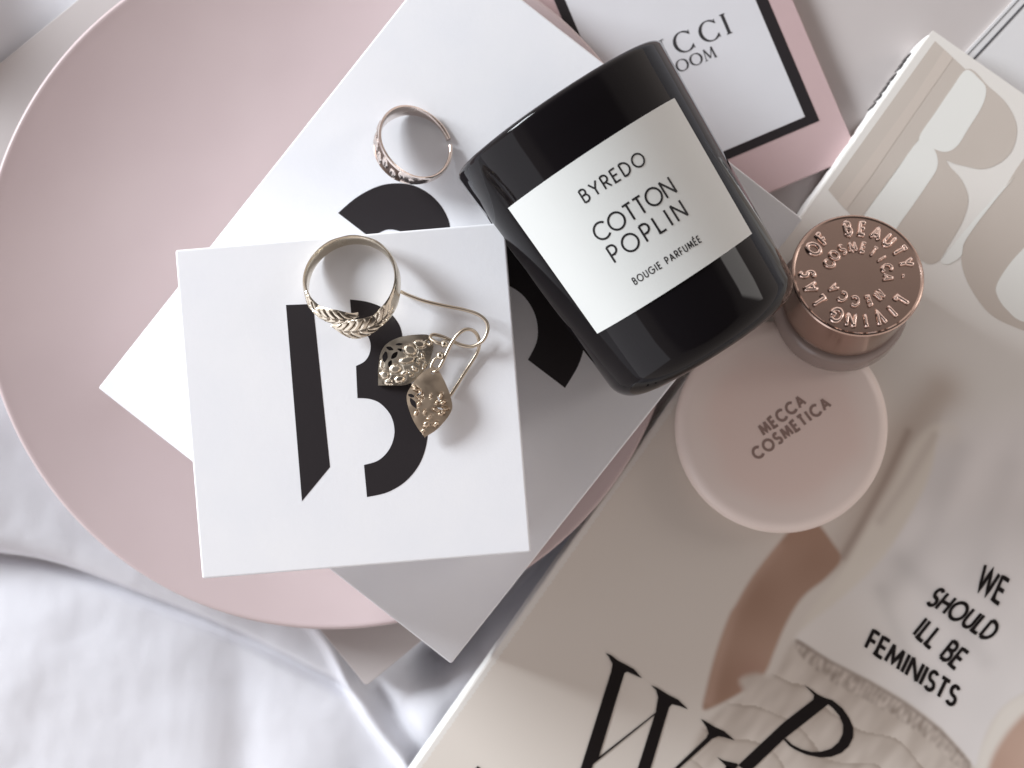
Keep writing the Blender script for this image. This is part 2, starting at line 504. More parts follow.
# ------------------------------------------------------------------ plate
def make_plate():
    c = P(330, 280, Z_RIM); c.z = 0
    R = S(350, Z_RIM)
    pr = []
    # underside from centre outwards, over the rim and back in
    pr += [(0, .0052), (.046, .0052), (.047, .0043), (.054, .0043), (.056, .0050)]
    for i in range(1, 13):
        r = .056 + (R - .0012 - .056) * i / 12
        pr.append((r, .0050 + .0102 * ((r - .056) / (R - .056)) ** 1.25))
    pr += [(R - .0003, .0155), (R, .0161), (R - .0001, .0166), (R - .0005, .0171), (R - .0010, Z_RIM - .00005), (R - .0016, .0169)]
    for i in range(1, 41):
        r = (R - .0016) * (1 - i / 40)
        s = max(0.0, (r - .036) / (R - .0016 - .036))
        pr.append((max(r, 0), .0070 + .0099 * (s ** 2.0)))
    o = lathe('plate', pr, M['plate'], None, n=192, origin=c, smooth=60)
    tag(o, 'large round pale pink ceramic plate with a low raised rim', 'plate')
make_plate()

# ------------------------------------------------------------------ perfume advert box (pink, flat)
GE = Vector((.9206, -.3906)); GF = Vector((.3906, .9206))
def make_advert():
    zt = .0086
    t = thing('gift_box', P(690, 60, Z_PALE), 'flat pink box with a black framed white panel, tucked under the plate rim', 'box')
    def R4(e0, e1, f0, f1, z):
        return [tuple(P(*(GE * e + GF * f_), z))[:2] for e, f_ in ((e0, f0), (e1, f0), (e1, f1), (e0, f1))]
    bevelled('base', R4(489, 728, 62, 476, zt), Z_PALE + .0001, zt - .0014, .0001, M['pink_board'], t)
    bevelled('lid', R4(487, 730, 60, 478, zt), zt - .0012, zt, .00025, M['pink_board'], t, corner=.0006)
    shape('panel_border', [R4(510, 707, 90, 431, zt), R4(520, 695.5, 100, 422, zt)], zt + .00002, .00008, M['ink'], t)
    bevelled('panel', R4(520.2, 695.3, 100.2, 421.8, zt), zt + .00002, zt + .00007, 0, M['panel'], t)
    # lettering, modulated serif capitals
    rib = Rib()
    def pl(center):
        def f(x, y, h):
            e = GE * x - GF * y
            q = P(center[0] + e[0], center[1] + e[1], zt); q.z = zt + .00007 + h
            return q
        return f
    th = .00005
    def sC(cx, r, thick):
        pts = arc(cx, 0, r * .93, r, 38, 322, 40)
        ws = [thick * (.30 + .70 * abs(cos(radians(38 + 284 * i / 40)))**1.4) for i in range(41)]
        for i in (0, 1, 2, 38, 39, 40): ws[i] = thick * .55
        rib.add(pts, ws, place, th)
        for sg in (1, -1):
            rib.add(line((cx + r * .76, sg * r * .50), (cx + r * .76, sg * r * .92)), [thick * .25] * 6 + [thick * .5], place, th)
    def sO(cx, r, thick):
        pts = arc(cx, 0, r, r, 0, 351, 39)
        rib.add(pts, [thick * (.32 + .68 * abs(cos(radians(9 * i)))**1.4) for i in range(40)], place, th, closed=True)
    def sI(x, r, thick, s=1.0):
        rib.add(line((x, -r), (x, r)), thick, place, th)
        for y in (-r, r):
            rib.add(line((x - thick * 1.1 * s, y), (x + thick * 1.1 * s, y)), thick * .3, place, th * 1.05)
    r = 10.2; pitch = 27.7
    place = pl((684, 41.7))
    # G U C C I
    sC(-2 * pitch, r, 3.0); rib.add(line((-2 * pitch + r * .8, -r), (-2 * pitch + r * .8, -.05 * r)), 2.6, place, th)
    ux = -pitch
    rib.add(line((ux - 6.5, r), (ux - 6.5, -r * .3)), 2.7, place, th)
    rib.add(arc(ux, -r * .3, 6.5, r * .7, 180, 360, 20), [2.7 * (.35 + .65 * abs(cos(pi * i / 20)) * (1 if i < 10 else .3)) for i in range(21)], place, th)
    rib.add(line((ux + 6.5, -r * .3), (ux + 6.5, r)), 1.1, place, th)
    for x in (ux - 6.5, ux + 6.5): rib.add(line((x - 3, r), (x + 3, r)), .8, place, th * 1.05)
    sC(0, r, 3.5); sC(pitch, r, 3.5); sI(pitch + 17.5, r, 3.3, .8)
    rib.build('lettering', M['grey_ink'], t)
    rib = Rib(); place = pl((689, 62.2)); r = 5.7
    p2 = 15.0
    # B L O O M
    sI(-2.55 * p2 + 2, r, 1.7, .6); rib.add(line((-2.55 * p2 + 2, r), (-2.55 * p2 + 5, r)) + arc(-2.55 * p2 + 5, r * .5, 2.4, r * .5, 90, -90, 10), .9, place, th); rib.add(arc(-2.55 * p2 + 5, -r * .5, 3, r * .5, 90, -90, 10), 1.1, place, th)
    sI(-1.55 * p2, r, 1.7, .6); rib.add(line((-1.55 * p2, -r), (-1.55 * p2 + 6, -r)), .8, place, th)
    sO(-.5 * p2, r, 2.2); sO(.5 * p2, r, 2.2)
    mx = 1.45 * p2
    rib.add(line((mx - 5, -r), (mx - 4, r)), .8, place, th); rib.add(line((mx - 4, r), (mx, -r * .8)), 1.7, place, th)
    rib.add(line((mx, -r * .8), (mx + 4, r)), .8, place, th); rib.add(line((mx + 4, r), (mx + 5, -r)), 1.9, place, th)
    for x in (mx - 5, mx + 5): rib.add(line((x - 1.6, -r), (x + 1.6, -r)), .6, place, th)
    rib.build('lettering', M['grey_ink'], t)
make_advert()

# ------------------------------------------------------------------ white framed card, top right
def make_card():
    z = .0062
    t = thing('magazine', P(1010, 40, Z_PALE), 'white magazine with a thin dark frame line, at the top right corner', 'magazine', 'magazines on the bed')
    u = Vector((.68, -.733)); v = Vector((.733, .68)); c = (968, 49)
    bevelled('page_block', quad_px(c, u, v, -118, 200, 1, 260, z), Z_PALE + .0001, z - .0005, 0, M['pages'], t)
    bevelled('cover', quad_px(c, u, v, -120, 202, 0, 262, z), z - .0004, z, .0001, M['frame_card'], t)
    shape('frame_line', [quad_px(c, u, v, -110, 190, 10.0, 250, z), quad_px(c, u, v, -108, 188, 12.2, 248, z)], z + .00002, .00006, M['dark_line'], t)
    shape('frame_line', [quad_px(c, u, v, -116, 197, 3.2, 256, z), quad_px(c, u, v, -115.2, 196, 4.1, 255, z)], z + .00002, .00006, M['dark_line'], t)
make_card()

# ------------------------------------------------------------------ big magazine
MU = Vector((.8186, .5744)); MV = Vector((-.5744, .8186)); MC = (931, 29)
def mpoly(name, pts, m, parent, lift, z=Z_MAG, holes=()):
    return shape(name, [[tuple(P(x, y, z))[:2] for x, y in o] for o in ([pts] + list(holes))], z + lift, .00004, m, parent)
def smoothpoly(pts, n=5):
    q = [Vector((p[0], p[1], 0)) for p in pts]
    q = [q[-1]] + q + [q[0], q[1]]
    out = []
    for i in range(1, len(q) - 2):
        p0, p1, p2, p3 = q[i - 1], q[i], q[i + 1], q[i + 2]
        for j in range(n):
            t = j / n
            r = .5 * ((2 * p1) + (p2 - p0) * t + (2 * p0 - 5 * p1 + 4 * p2 - p3) * t * t + (3 * p1 - p0 - 3 * p2 + p3) * t ** 3)
            out.append((r.x, r.y))
    return out
def printed_picture(parent, zz):
    step = 1.7
    X, Y = np.meshgrid(np.arange(404, 1052, step), np.arange(322, 800, step))
    x = X.ravel(); y = Y.ravel()
    def sdist(poly):
        p = np.array(smoothpoly(poly, 4)); q = np.roll(p, -1, 0)
        best = np.full(x.shape, 1e9); ins = np.zeros(x.shape, bool)
        for (ax, ay), (bx, by) in zip(p, q):
            dx, dy = bx - ax, by - ay; l2 = dx * dx + dy * dy + 1e-9
            t = np.clip(((x - ax) * dx + (y - ay) * dy) / l2, 0, 1)
            best = np.minimum(best, (x - ax - dx * t) ** 2 + (y - ay - dy * t) ** 2)
            if abs(dy) > 1e-9:
                ins ^= ((ay > y) != (by > y)) & (x < dx * (y - ay) / dy + ax)
        d = np.sqrt(best); return np.where(ins, -d, d)
    def ldist(pts):
        best = np.full(x.shape, 1e9)
        for (ax, ay), (bx, by) in zip(pts[:-1], pts[1:]):
            dx, dy = bx - ax, by - ay
            t = np.clip(((x - ax) * dx + (y - ay) * dy) / (dx * dx + dy * dy), 0, 1)
            best = np.minimum(best, (x - ax - dx * t) ** 2 + (y - ay - dy * t) ** 2)
        return np.sqrt(best)
    def sm(a, b, v):
        t = np.clip((v - a) / (b - a), 0, 1); return t * t * (3 - 2 * t)
    def nz(sx, sy, seed, rot=0.0):
        c, s_ = cos(rot), sin(rot)
        return np.array([noise.noise(Vector(((px * c + py * s_) / sx, (-px * s_ + py * c) / sy, seed))) for px, py in zip(x, y)])
    base = np.array(COVER)
    col = np.tile(base, (len(x), 1))
    def lay(mask, c):
        nonlocal col
        c = np.array(c); m = mask[:, None]
        col = col * (1 - m) + c * m
    def area(poly, c, soft): lay(sm(soft / 2, -soft / 2, sdist(poly)), c)
    n1 = nz(34, 60, 2.2, .6); n2 = nz(9, 26, 7.7, .62); n3 = nz(70, 70, 3.3)
    # the page warms from white at the head to a beige backdrop
    lay(sm(300, 560, (x - MC[0]) * MV[0] + (y - MC[1]) * MV[1]), (.735, .68, .62))
    # soft tone of the backdrop beside the figure, then the sleeve
    lay(.85 * np.exp(-(ldist([(940, 392), (905, 440), (880, 492), (846, 556)]) / 24.0) ** 2), (.55, .475, .415))
    area([(935, 425), (960, 430), (955, 480), (925, 525), (890, 570), (855, 606), (822, 632), (803, 634), (806, 618), (830, 586), (848, 558), (872, 518), (896, 478), (912, 446)], (.78, .73, .655), 12)
    lay(.8 * np.exp(-(ldist([(908, 432), (884, 482), (858, 530), (843, 556)]) / 4.5) ** 2), (.40, .325, .28))
    lay(.5 * np.exp(-(ldist([(934, 436), (908, 480), (880, 520)]) / 6.0) ** 2), (.55, .48, .43))
    # arm
    arm = [(798, 522), (810, 520), (820, 526), (832, 542), (841, 559), (826, 578), (808, 592), (796, 606), (784, 628), (774, 652), (764, 674), (742, 692), (716, 706), (703, 709), (706, 690), (716, 652), (729, 616), (736, 604), (752, 577), (776, 546)]
    am = sm(3, -3, sdist(arm))
    tone = np.clip(.5 + .5 * n3 + .35 * n1, 0, 1)[:, None]
    ac = np.array((.345, .215, .155)) * (1 - tone) + np.array((.475, .32, .245)) * tone
    rim = np.exp(-(ldist([(776, 546), (752, 577), (734, 608), (720, 650), (708, 700)]) / 7.0) ** 2)[:, None]
    ac = ac * (1 - .35 * rim) + np.array((.66, .47, .38)) * .35 * rim
    warm = np.exp(-(((x - 752) / 16) ** 2 + ((y - 680) / 22) ** 2))[:, None]
    ac = ac * (1 - .35 * warm) + np.array((.36, .19, .15)) * .35 * warm
    col = col * (1 - am[:, None]) + ac * am[:, None]
    # shirt with faint folds, fading into the page at the neck
    shirt = [(948, 402), (985, 388), (1030, 384), (1110, 384), (1110, 620), (1040, 682), (1004, 706), (986, 734), (976, 768), (966, 757), (940, 728), (905, 701), (868, 680), (830, 662), (797, 641), (806, 626), (846, 594), (884, 556), (912, 512), (930, 474), (938, 436)]
    smk = sm(4, -4, sdist(shirt)) * sm(392, 460, y + .25 * (x - 960))
    sc = np.array((.83, .80, .785)) * (1 + .075 * n1 + .05 * n3)[:, None]
    low = sm(150, 20, np.hypot(x - 815, y - 645))[:, None]
    sc = sc * (1 - .5 * low) + np.array((.80, .755, .69)) * .5 * low
    for pts, w_, k_ in (([(900, 560), (940, 600), (985, 660)], 11, .10), ([(880, 590), (900, 640), (925, 690)], 8, .09), ([(1010, 470), (985, 540), (975, 580)], 16, .08), ([(960, 450), (930, 530), (890, 590)], 13, .10)):
        sc = sc * (1 - k_ * np.exp(-(ldist(pts) / w_) ** 2))[:, None]
    col = col * (1 - smk[:, None]) + sc * smk[:, None]
    # tiered skirt
    skirt = [(797, 643), (830, 664), (868, 683), (905, 704), (940, 731), (964, 758), (980, 780), (990, 830), (690, 830), (676, 790), (694, 742), (712, 718), (728, 704), (744, 694), (740, 680), (756, 673), (772, 676), (784, 656)]
    km = sm(5, -5, sdist(skirt))
    u = (x - 797) * .866 + (y - 643) * .5; v = -(x - 797) * .5 + (y - 643) * .866      # along and across the waist
    tier = v + 7 * np.sin(u / 17.0) + 9 * n1
    ph = (tier / 38.0) % 1.0
    fold = .5 + .5 * np.sin(u / 6.2 + 3.2 * n1 + 1.3 * np.floor(tier / 38.0) * 2.1)
    val = np.clip(.50 + .30 * n2 + .26 * (fold - .5) + .30 * (ph - .45) - .34 * np.exp(-((ph - .02) / .07) ** 2), 0, 1)[:, None]
    kc = np.array((.46, .395, .34)) * (1 - val) + np.array((.75, .685, .62)) * val
    col = col * (1 - km[:, None]) + kc * km[:, None]
    # waistband with dark woven marks
    wb = [(798, 640), (830, 661), (868, 681), (905, 703), (940, 730), (970, 762), (962, 770), (935, 746), (900, 720), (866, 700), (832, 682), (800, 655)]
    wm = sm(2.5, -2.5, sdist(wb)) * .85
    wv = np.clip(.5 + .9 * nz(4.5, 9, 9.1, .55), 0, 1)[:, None]
    wc = np.array((.33, .275, .235)) * (1 - wv) + np.array((.66, .59, .53)) * wv
    col = col * (1 - wm[:, None]) + wc * wm[:, None]
    lay(.6 * np.exp(-(ldist([(797, 641), (830, 661.5), (868, 681), (905, 703), (940, 730), (968, 762)]) / 2.2) ** 2), (.30, .245, .21))
    # light gap and the other arm at the corner
    lay(sm(4, -4, sdist([(1110, 612), (1042, 682), (1006, 706), (988, 734), (977, 768), (976, 830), (1110, 830)])), (.82, .78, .72))
    a2 = np.clip(.5 + .6 * n1, 0, 1)[:, None]
    m2 = sm(5, -5, sdist([(1110, 640), (1052, 690), (1022, 716), (1002, 740), (988, 770), (978, 830), (1110, 830)]))[:, None]
    col = col * (1 - m2) + (np.array((.50, .335, .26)) * (1 - a2) + np.array((.62, .45, .365)) * a2) * m2
    # fade to plain page at the sheet's border
    k = sm(0, 34, y - 322)[:, None]
    col = base * (1 - k) + col * k
    ny, nx = X.shape
    vs = [tuple(P(a, b, Z_MAG) + Vector((0, 0, zz - Z_MAG))) for a, b in zip(x, y)]
    fs = []
    for r in range(ny - 1):
        for c in range(nx - 1):
            k0 = r * nx + c
            # stay on the cover
            if ((x[k0] - MC[0]) * MU[0] + (y[k0] - MC[1]) * MU[1]) > 6:
                fs.append([k0, k0 + nx, k0 + nx + 1, k0 + 1])
    me = bpy.data.meshes.new('printed_picture'); me.from_pydata(vs, [], fs)
    at = me.color_attributes.new('print', 'FLOAT_COLOR', 'POINT')
    at.data.foreach_set('color', np.concatenate([np.clip(col, .02, .9), np.ones((len(x), 1))], 1).astype(np.float32).ravel())
    m = mat('printed_picture', COVER, .33)
    nt = m.node_tree; an = nt.nodes.new('ShaderNodeAttribute'); an.attribute_name = 'print'
    nt.links.new(an.outputs['Color'], nt.nodes['Principled BSDF'].inputs['Base Color'])
    return link('printed_picture', me, m, parent)

def make_magazine():
    t = thing('magazine', P(800, 500, Z_PALE), 'thick fashion magazine with beige letters and a printed figure in a slogan tee', 'magazine', 'magazines on the bed')
    z = Z_MAG
    # spine and page block
    bevelled('page_block', quad_px(MC, MU, MV, 4, 742, 4, 976, z), Z_PALE + .0004, z - .0004, 0, M['pages'], t)
    # cover sheet wraps round the spine: slightly uneven edge
    n = 160
    v = []; f = []
    prof = [(0.0, Z_PALE + .0004), (-.3, .0075), (-.2, .0115), (.0, z - .0008), (.6, z - .00022), (2.2, z), (745, z), (745, z - .0003), (3.0, z - .00035), (2.4, Z_PALE + .0004)]
    k = len(prof)
    for i in range(n + 1):
        b = 980 * i / n
        w = random.uniform(-.5, .5) * (1 if 60 < b < 400 else .45)
        ru = 9 * max(0, 1 - b / 10) ** 2 if b < 10 else 0      # rounded head corner
        for j, (a, zz) in enumerate(prof):
            da = (w + ru) if j < 5 or j > 7 else 0
            q = P(MC[0] + MU[0] * (a + da) + MV[0] * b, MC[1] + MU[1] * (a + da) + MV[1] * b, z)
            v.append((q.x, q.y, zz))
    for i in range(n):
        for j in range(k):
            f.append([i * k + j, (i + 1) * k + j, (i + 1) * k + (j + 1) % k, i * k + (j + 1) % k])
    f.append([j for j in range(k)]); f.append([n * k + j for j in range(k)])
    me_ = obj('cover', v, f, M['cover'], t, None)
    me_.data.materials.append(M['spine'])
    for p in me_.data.polygons:
        c = p.center
        if abs(p.normal.z) < .8: p.material_index = 1
    # ---- printed beige letters at the head of the cover
    stem = [(935, 41), (966, 70), (945, 100), (919, 139), (872, 203), (858, 222), (841, 205), (828, 190)]
    L1, L2, L3, L4 = .00002, .00007, .00012, .00017
    mpoly('printed_letter', stem, M['beige'], t, L1)
    mpoly('printed_stripe', [(944, 50), (953, 58), (918, 108), (870, 178), (846, 210), (838, 201), (870, 158), (915, 96)], M['beige2'], t, L2)
    bowl = smoothpoly([(966, 69), (988, 86), (1006.6, 104), (1016.5, 126), (1013, 148), (1001, 162), (983, 169), (964, 166), (948, 161), (930, 149), (919, 139), (940, 106)], 5)
    mpoly('printed_letter', bowl, M['beige'], t, L1 + .00001)
    mpoly('printed_counter', smoothpoly([(966, 70), (979, 79), (986, 89), (982, 106), (968, 129), (957, 146), (945, 152), (930, 147), (919, 138), (935, 113), (952, 88)], 5), M['mint'], t, L2)
    leg = smoothpoly([(936, 152), (949, 166), (962, 181), (968, 200), (962, 222), (948, 246), (938.5, 261), (928, 264), (918, 260), (890, 262), (880, 248), (905, 216)], 5)
    mpoly('printed_letter', leg, M['beige'], t, L1 + .00002)
    mpoly('printed_counter', smoothpoly([(919, 140), (929, 145), (936, 153), (937, 168), (926, 186), (905, 216), (885, 240), (860, 240), (866, 214), (890, 180)], 5), M['mint'], t, L2 + .00001)
    mpoly('printed_letter', smoothpoly([(1060, 118), (1022, 161), (1003, 190), (975, 226), (963, 246), (962, 266), (971, 289), (989, 313), (1012, 326), (1040, 334), (1080, 330), (1110, 200)], 6), M['beige'], t, L1)
    mpoly('printed_counter', smoothpoly([(1064, 210), (1024, 248), (1008, 266), (997, 284), (997, 295), (1006, 309), (1024, 322), (1060, 322), (1090, 270)], 6), M['mint'], t, L2)
    mpoly('printed_counter', smoothpoly([(1014, 178), (985, 208), (962, 234), (943, 258), (942, 263), (949, 264), (961, 256), (964, 243), (978, 222), (1000, 194)], 5), M['mint'], t, L2 + .00001)
    # ---- printed figure: one sheet of print, its inks laid down as soft-edged areas
    fig = printed_picture(t, z + L1)
    # slogan
    for txt, bl, br, up, wt in (('WE', (975.5, 588), (999, 604), (10, -23), .18), ('SHOULD', (926.5, 603), (988, 640.5), (12.5, -15), .20),
                                ('ILL BE', (913, 634), (955, 669), (13, -16), .19), ('FEMINISTS', (865.5, 647.5), (952.5, 706), (8, -17), .20)):
        rib = Rib(); wd = text_width(txt, .24)
        set_text(rib, txt, affine(bl, br, up, wd, z + L4), wt, .00005, gap=.24)
        rib.build('lettering', M['serif_ink'], fig)
    # ---- masthead serif letters, bottom
    def ink(pts, lift=.0): return [tuple(P(x, y, z))[:2] for x, y in pts]
    W = [[(605.6, 652.8), (611, 655), (618, 660.5), (626, 664.5), (634, 669), (642, 678.2), (634, 674.5), (627, 671.5), (624.4, 673), (598.6, 757), (655.5, 712.5), (658, 697), (656, 690), (651, 685), (657, 687.5), (668, 694.5), (678, 699.5), (688, 709.2), (680, 706), (672, 704), (669, 707), (645, 786), (632, 786), (654.6, 714.8), (593, 764), (584, 790), (574, 790), (581, 767), (611, 672), (612.5, 664), (609, 657)],
         [(700.7, 718.6), (706, 721.5), (715, 727), (724, 731), (734.5, 740.2), (724, 737), (718, 736), (712, 738.5), (668, 778), (664, 778), (706, 738), (708.5, 733), (706.5, 727)]]
    shape('masthead_letter', [ink(o) for o in W], z + L4 + .00004, .00004, M['serif_ink'], t)
    Po = [(804.4, 684.8), (809, 688), (817, 694), (824, 697.5), (832, 700), (842, 708), (849, 718), (853, 728), (852.8, 737), (848.5, 746), (841, 752.6), (831, 756.5), (820, 757.2), (806, 754.4), (795, 749.5), (789, 745.5), (783.5, 739.2), (785, 738), (792, 744.5), (801, 749), (811, 751.8), (821, 751.5), (831, 748.5), (838.5, 742), (842.5, 734), (843, 725), (839.5, 716), (833.5, 708.5), (828, 704), (784, 738.5), (752, 769), (735, 790), (716, 790), (738, 765), (784, 722), (813, 699.5), (814, 695)]
    shape('masthead_letter', [ink(Po), ink([(717, 756.8), (724, 760.5), (736, 763), (748, 772), (738, 769), (726, 766)])], z + L4 + .00004, .00004, M['serif_ink'], t)
    # small caption marks at the foot
    rib = Rib(); fl = affine((473, 773), (494, 788), (4.0, -6.5), 3.0, z + L4)
    for x0, x1 in ((0, .45), (.8, 1.3), (1.6, 1.95)):       # only the tops of three small letters reach into the frame
        rib.add(line((x0, .9), (x1, .9)), .42, fl, .00005)
    rib.build('lettering', M['serif_ink'], t)
    # spine lettering: small black capitals on the left face
    rib = Rib()
    def spine(x, y, h):
        b = x; a = -.75 - .0
        q = P(MC[0] + MU[0] * a + MV[0] * b, MC[1] + MU[1] * a + MV[1] * b, z)
        return Vector((q.x - MU[0] * h * .5, q.y + MU[1] * h * .5, .0056 + y * .0052))
    for (x0, x1) in ((26, 31), (34, 38), (40, 44.5), (51, 54), (55.5, 59.5), (63, 66), (68, 72.5), (77, 82), (87, 92.5)):
        rib.add(line((x0, .55), (x1, .45)), 1.0, spine, .0006)
    rib.build('spine_lettering', M['serif_ink'], t)
make_magazine()

# ------------------------------------------------------------------ boxes with the split B mark
B_BAR = [(286, 305), (313, 304), (330, 467), (302, 501)]
def b_bowl():
    # right half of the mark, in photo pixels of the small box
    top = (350, 299.5); pts = []
    # upper outer arc
    pts += [tuple(p)[:2] for p in catmull([(350, 299.5, 0), (368, 302, 0), (385, 309, 0), (397, 321, 0), (402, 334, 0), (402, 348, 0), (397, 361, 0), (388, 369, 0)], 6)]
    # lower outer arc
    pts += [tuple(p)[:2] for p in catmull([(388, 369.5, 0), (405, 378, 0), (418, 393, 0), (426, 414, 0), (427.5, 437, 0), (421, 461, 0), (407, 480, 0), (388, 492, 0), (367, 497, 0)], 6)]
    # lower inner arc (from the cut back up)
    pts += [tuple(p)[:2] for p in catmull([(364, 465, 0), (379, 460, 0), (390, 448, 0), (394.5, 432, 0), (391, 416, 0), (381, 404, 0), (370, 399, 0), (357.5, 398, 0)], 6)]
    pts += [(356, 366)]
    pts += [tuple(p)[:2] for p in catmull([(356, 366, 0), (365, 361, 0), (370, 352, 0), (370, 341, 0), (364, 332, 0), (352.5, 328, 0)], 6)][1:]
    return pts
def make_box(name, corners, z0, z1, label, sim, group):
    t = thing(name, P(sum(c[0] for c in corners) / 4, sum(c[1] for c in corners) / 4, z0), label, 'box', group)
    top = [P(*c, z1) for c in corners]
    cen = sum(top, Vector()) / 4
    q = [(p.x, p.y) for p in top]
    qi = [(cen.x + (p.x - cen.x) * .993, cen.y + (p.y - cen.y) * .993) for p in top]
    lidh = (z1 - z0) * .55
    bevelled('base', qi, z0, z1 - lidh + .001, .0003, M['board'], t)
    bevelled('lid', q, z1 - lidh, z1, .00045, M['board'], t, seg=3, corner=.0006)
    outl = []
    for o in (B_BAR, b_bowl()):
        outl.append([tuple(P(*sim(p), z1))[:2] for p in o])
    shape('logo', outl, z1 + .00001, .00004, M['ink'], t)
big = [(98, 388), (451, 664), (803, 219), (450, -57)]
sml = [(175, 250), (504.5, 222.5), (531, 552), (202, 579)]
def sim_big(p):
    a0 = Vector((350, 299.5)); a1 = Vector((367, 497)); b0 = Vector((338, 213)); b1 = Vector((565, 388))
    da = a1 - a0; db = b1 - b0
    k = db.length / da.length; an = atan2(db.y, db.x) - atan2(da.y, da.x)
    r = Vector((p[0], p[1])) - a0
    return (b0.x + k * (r.x * cos(an) - r.y * sin(an)), b0.y + k * (r.x * sin(an) + r.y * cos(an)))
make_box('gift_box', big, Z_RIM + .0002, Z_BIG, 'larger white box with a black split letter mark, lying on the pink plate', sim_big, 'white boxes with black marks')
make_box('gift_box', sml, Z_BIG + .0002, Z_SML, 'smaller square white box with black split letter, carrying the jewellery', lambda p: p, 'white boxes with black marks')

# ------------------------------------------------------------------ candle lying on its side
def make_candle():
    zb = Z_BIG; R1, R2 = .0283, .0247
    A = P(556.8, 108.5, zb + R1 + .0002); B = P(710.5, 347.5, zb + R2 + .0002)
    ax = (B - A); Ln = ax.length; ax.normalize()
    up = Vector((0, 0, 1)); nn = (up - ax * ax.dot(up)).normalized(); sd = nn.cross(ax)
    t = thing('candle', A.lerp(B, .5), 'black glass scented candle with a white label, lying on its side on boxes', 'candle')
    def Rr(s): return R1 + (R2 - R1) * s / Ln
    b = .0052
    pr = [(0, .012), (R1 - .0036, .012), (R1 - .0034, .0012)]
    for i in range(9):
        a = pi - pi * i / 8
        pr.append((Rr(.001) - .0017 + .0017 * cos(a), .0016 - .0016 * sin(a)))
    for i in range(1, 13):
        s = .0018 + (Ln - b - .0018) * i / 12; pr.append((Rr(s), s))
    for i in range(1, 9):
        a = pi / 2 * i / 8
        pr.append((Rr(Ln - b) - b + b * cos(a) - .0006 * sin(a), Ln - b + b * sin(a)))
    pr += [(R2 - .0075, Ln - .0001), (R2 - .009, Ln - .0009), (0, Ln - .0009)]
    lathe('jar', pr, M['black_glass'], t, n=160, origin=A, axes=(nn, sd, ax), smooth=50)
    lathe('wax', [(0, .0135), (R1 - .0040, .0135), (R1 - .0040, .0122), (0, .0122)], M['wax'], t, n=64, origin=A, axes=(nn, sd, ax))
    # label and its lettering follow the cone
    def cone(x, s, h):
        R = Rr(s) ; a = x / R
        return A + ax * s + (nn * cos(a) + sd * sin(a)) * (R + h)
    v = []; f = []; nu, nv = 48, 16
    for hh in (.00006, .00022):
        for j in range(nv + 1):
            s = .0141 + (.0486 - .0141) * j / nv
            for i in range(nu + 1):
                v.append(cone(Rr(s) * radians(-57.3 + 104.4 * i / nu), s, hh))
    W_ = nu + 1; off = W_ * (nv + 1)
    for j in range(nv):
        for i in range(nu):
            a = j * W_ + i
            f.append([a, a + 1, a + W_ + 1, a + W_]); f.append([off + a, off + a + W_, off + a + W_ + 1, off + a + 1])
    for i in range(nu):
        f.append([i, off + i, off + i + 1, i + 1]); a = nv * W_ + i; f.append([a, a + 1, off + a + 1, off + a])
    for j in range(nv):
        a = j * W_; f.append([a, a + W_, off + a + W_, off + a]); a += nu; f.append([a, off + a, off + a + W_, a + W_])
    lab = obj('label', v, f, M['label_paper'], t, 40)
    for txt, x0, x1, s0, cap, wt in (('BYREDO', -10.6, 5.1, 22.9, 2.85, .135), ('COTTON', -12.6, 7.45, 31.7, 3.75, .122),
                                     ('POPLIN', -12.1, 6.8, 37.2, 3.75, .122), ('BOUGIE PARFUMÉE', -11.0, 6.2, 43.6, 1.5, .15)):
        rib = Rib()
        wd = (x1 - x0) / cap
        set_text(rib, txt, lambda x, y, h: cone((x0 + 1.0 + x * cap) * .001, (s0 - y * cap) * .001, .00023 + h), wt, .00004, width=wd, cond=.80 if len(txt) > 8 else .95)
        rib.build('lettering', M['label_ink'], lab)
make_candle()

# ------------------------------------------------------------------ compact
def make_compact():
    z0 = Z_MAG + .0003; z1 = z0 + .0112
    c = P(781, 427, z1 - .005); c.z = 0; R = S(106, z1 - .005)
    t = thing('powder_compact', Vector((c.x, c.y, z0)), 'round blush pink compact with frosted lid, lying on the big magazine', 'compact')
    lathe('base', rounded(R * .985, z0, z0 + .0046, .0016), M['compact_base'], t, n=144, origin=c)
    pr = [(0, z0 + .0048)]
    pr += [(R * .995, z0 + .0048), (R, z0 + .0055)]
    for i in range(1, 11):
        a = pi / 2 * i / 10; b = .0042
        pr.append((R - b + b * cos(a), z1 - .0009 - b * .92 + b * .92 * sin(a)))
    for i in range(1, 11):
        r = (R - .0052) * (1 - i / 10); pr.append((r, z1 - .0009 * (r / R) ** 2))
    lathe('lid', pr, compact_mat(c.x, c.y, R), t, n=144, origin=c, smooth=60)
    lid = t.children[-1] if t.children else None
    for txt, bl, br, up in (('MECCA', (764.5, 435), (806, 403.5), (-6.5, -8.6)), ('COSMETICA', (757.5, 459.5), (831, 406), (-6.5, -8.6))):
        rib = Rib(); wd = text_width(txt, .42)
        af = affine(bl, br, up, wd, z1)
        def on_dome(x, y, h):
            q = af(x, y, 0); r2 = ((q.x - c.x) ** 2 + (q.y - c.y) ** 2) / (R * R)
            q.z = z1 - .0009 * r2 + .00001 + h
            return q
        set_text(rib, txt, on_dome, .27, .00006, gap=.42)
        rib.build('lettering', M['grey_print'], [o for o in t.children if o.name.startswith('lid')][0])
make_compact()

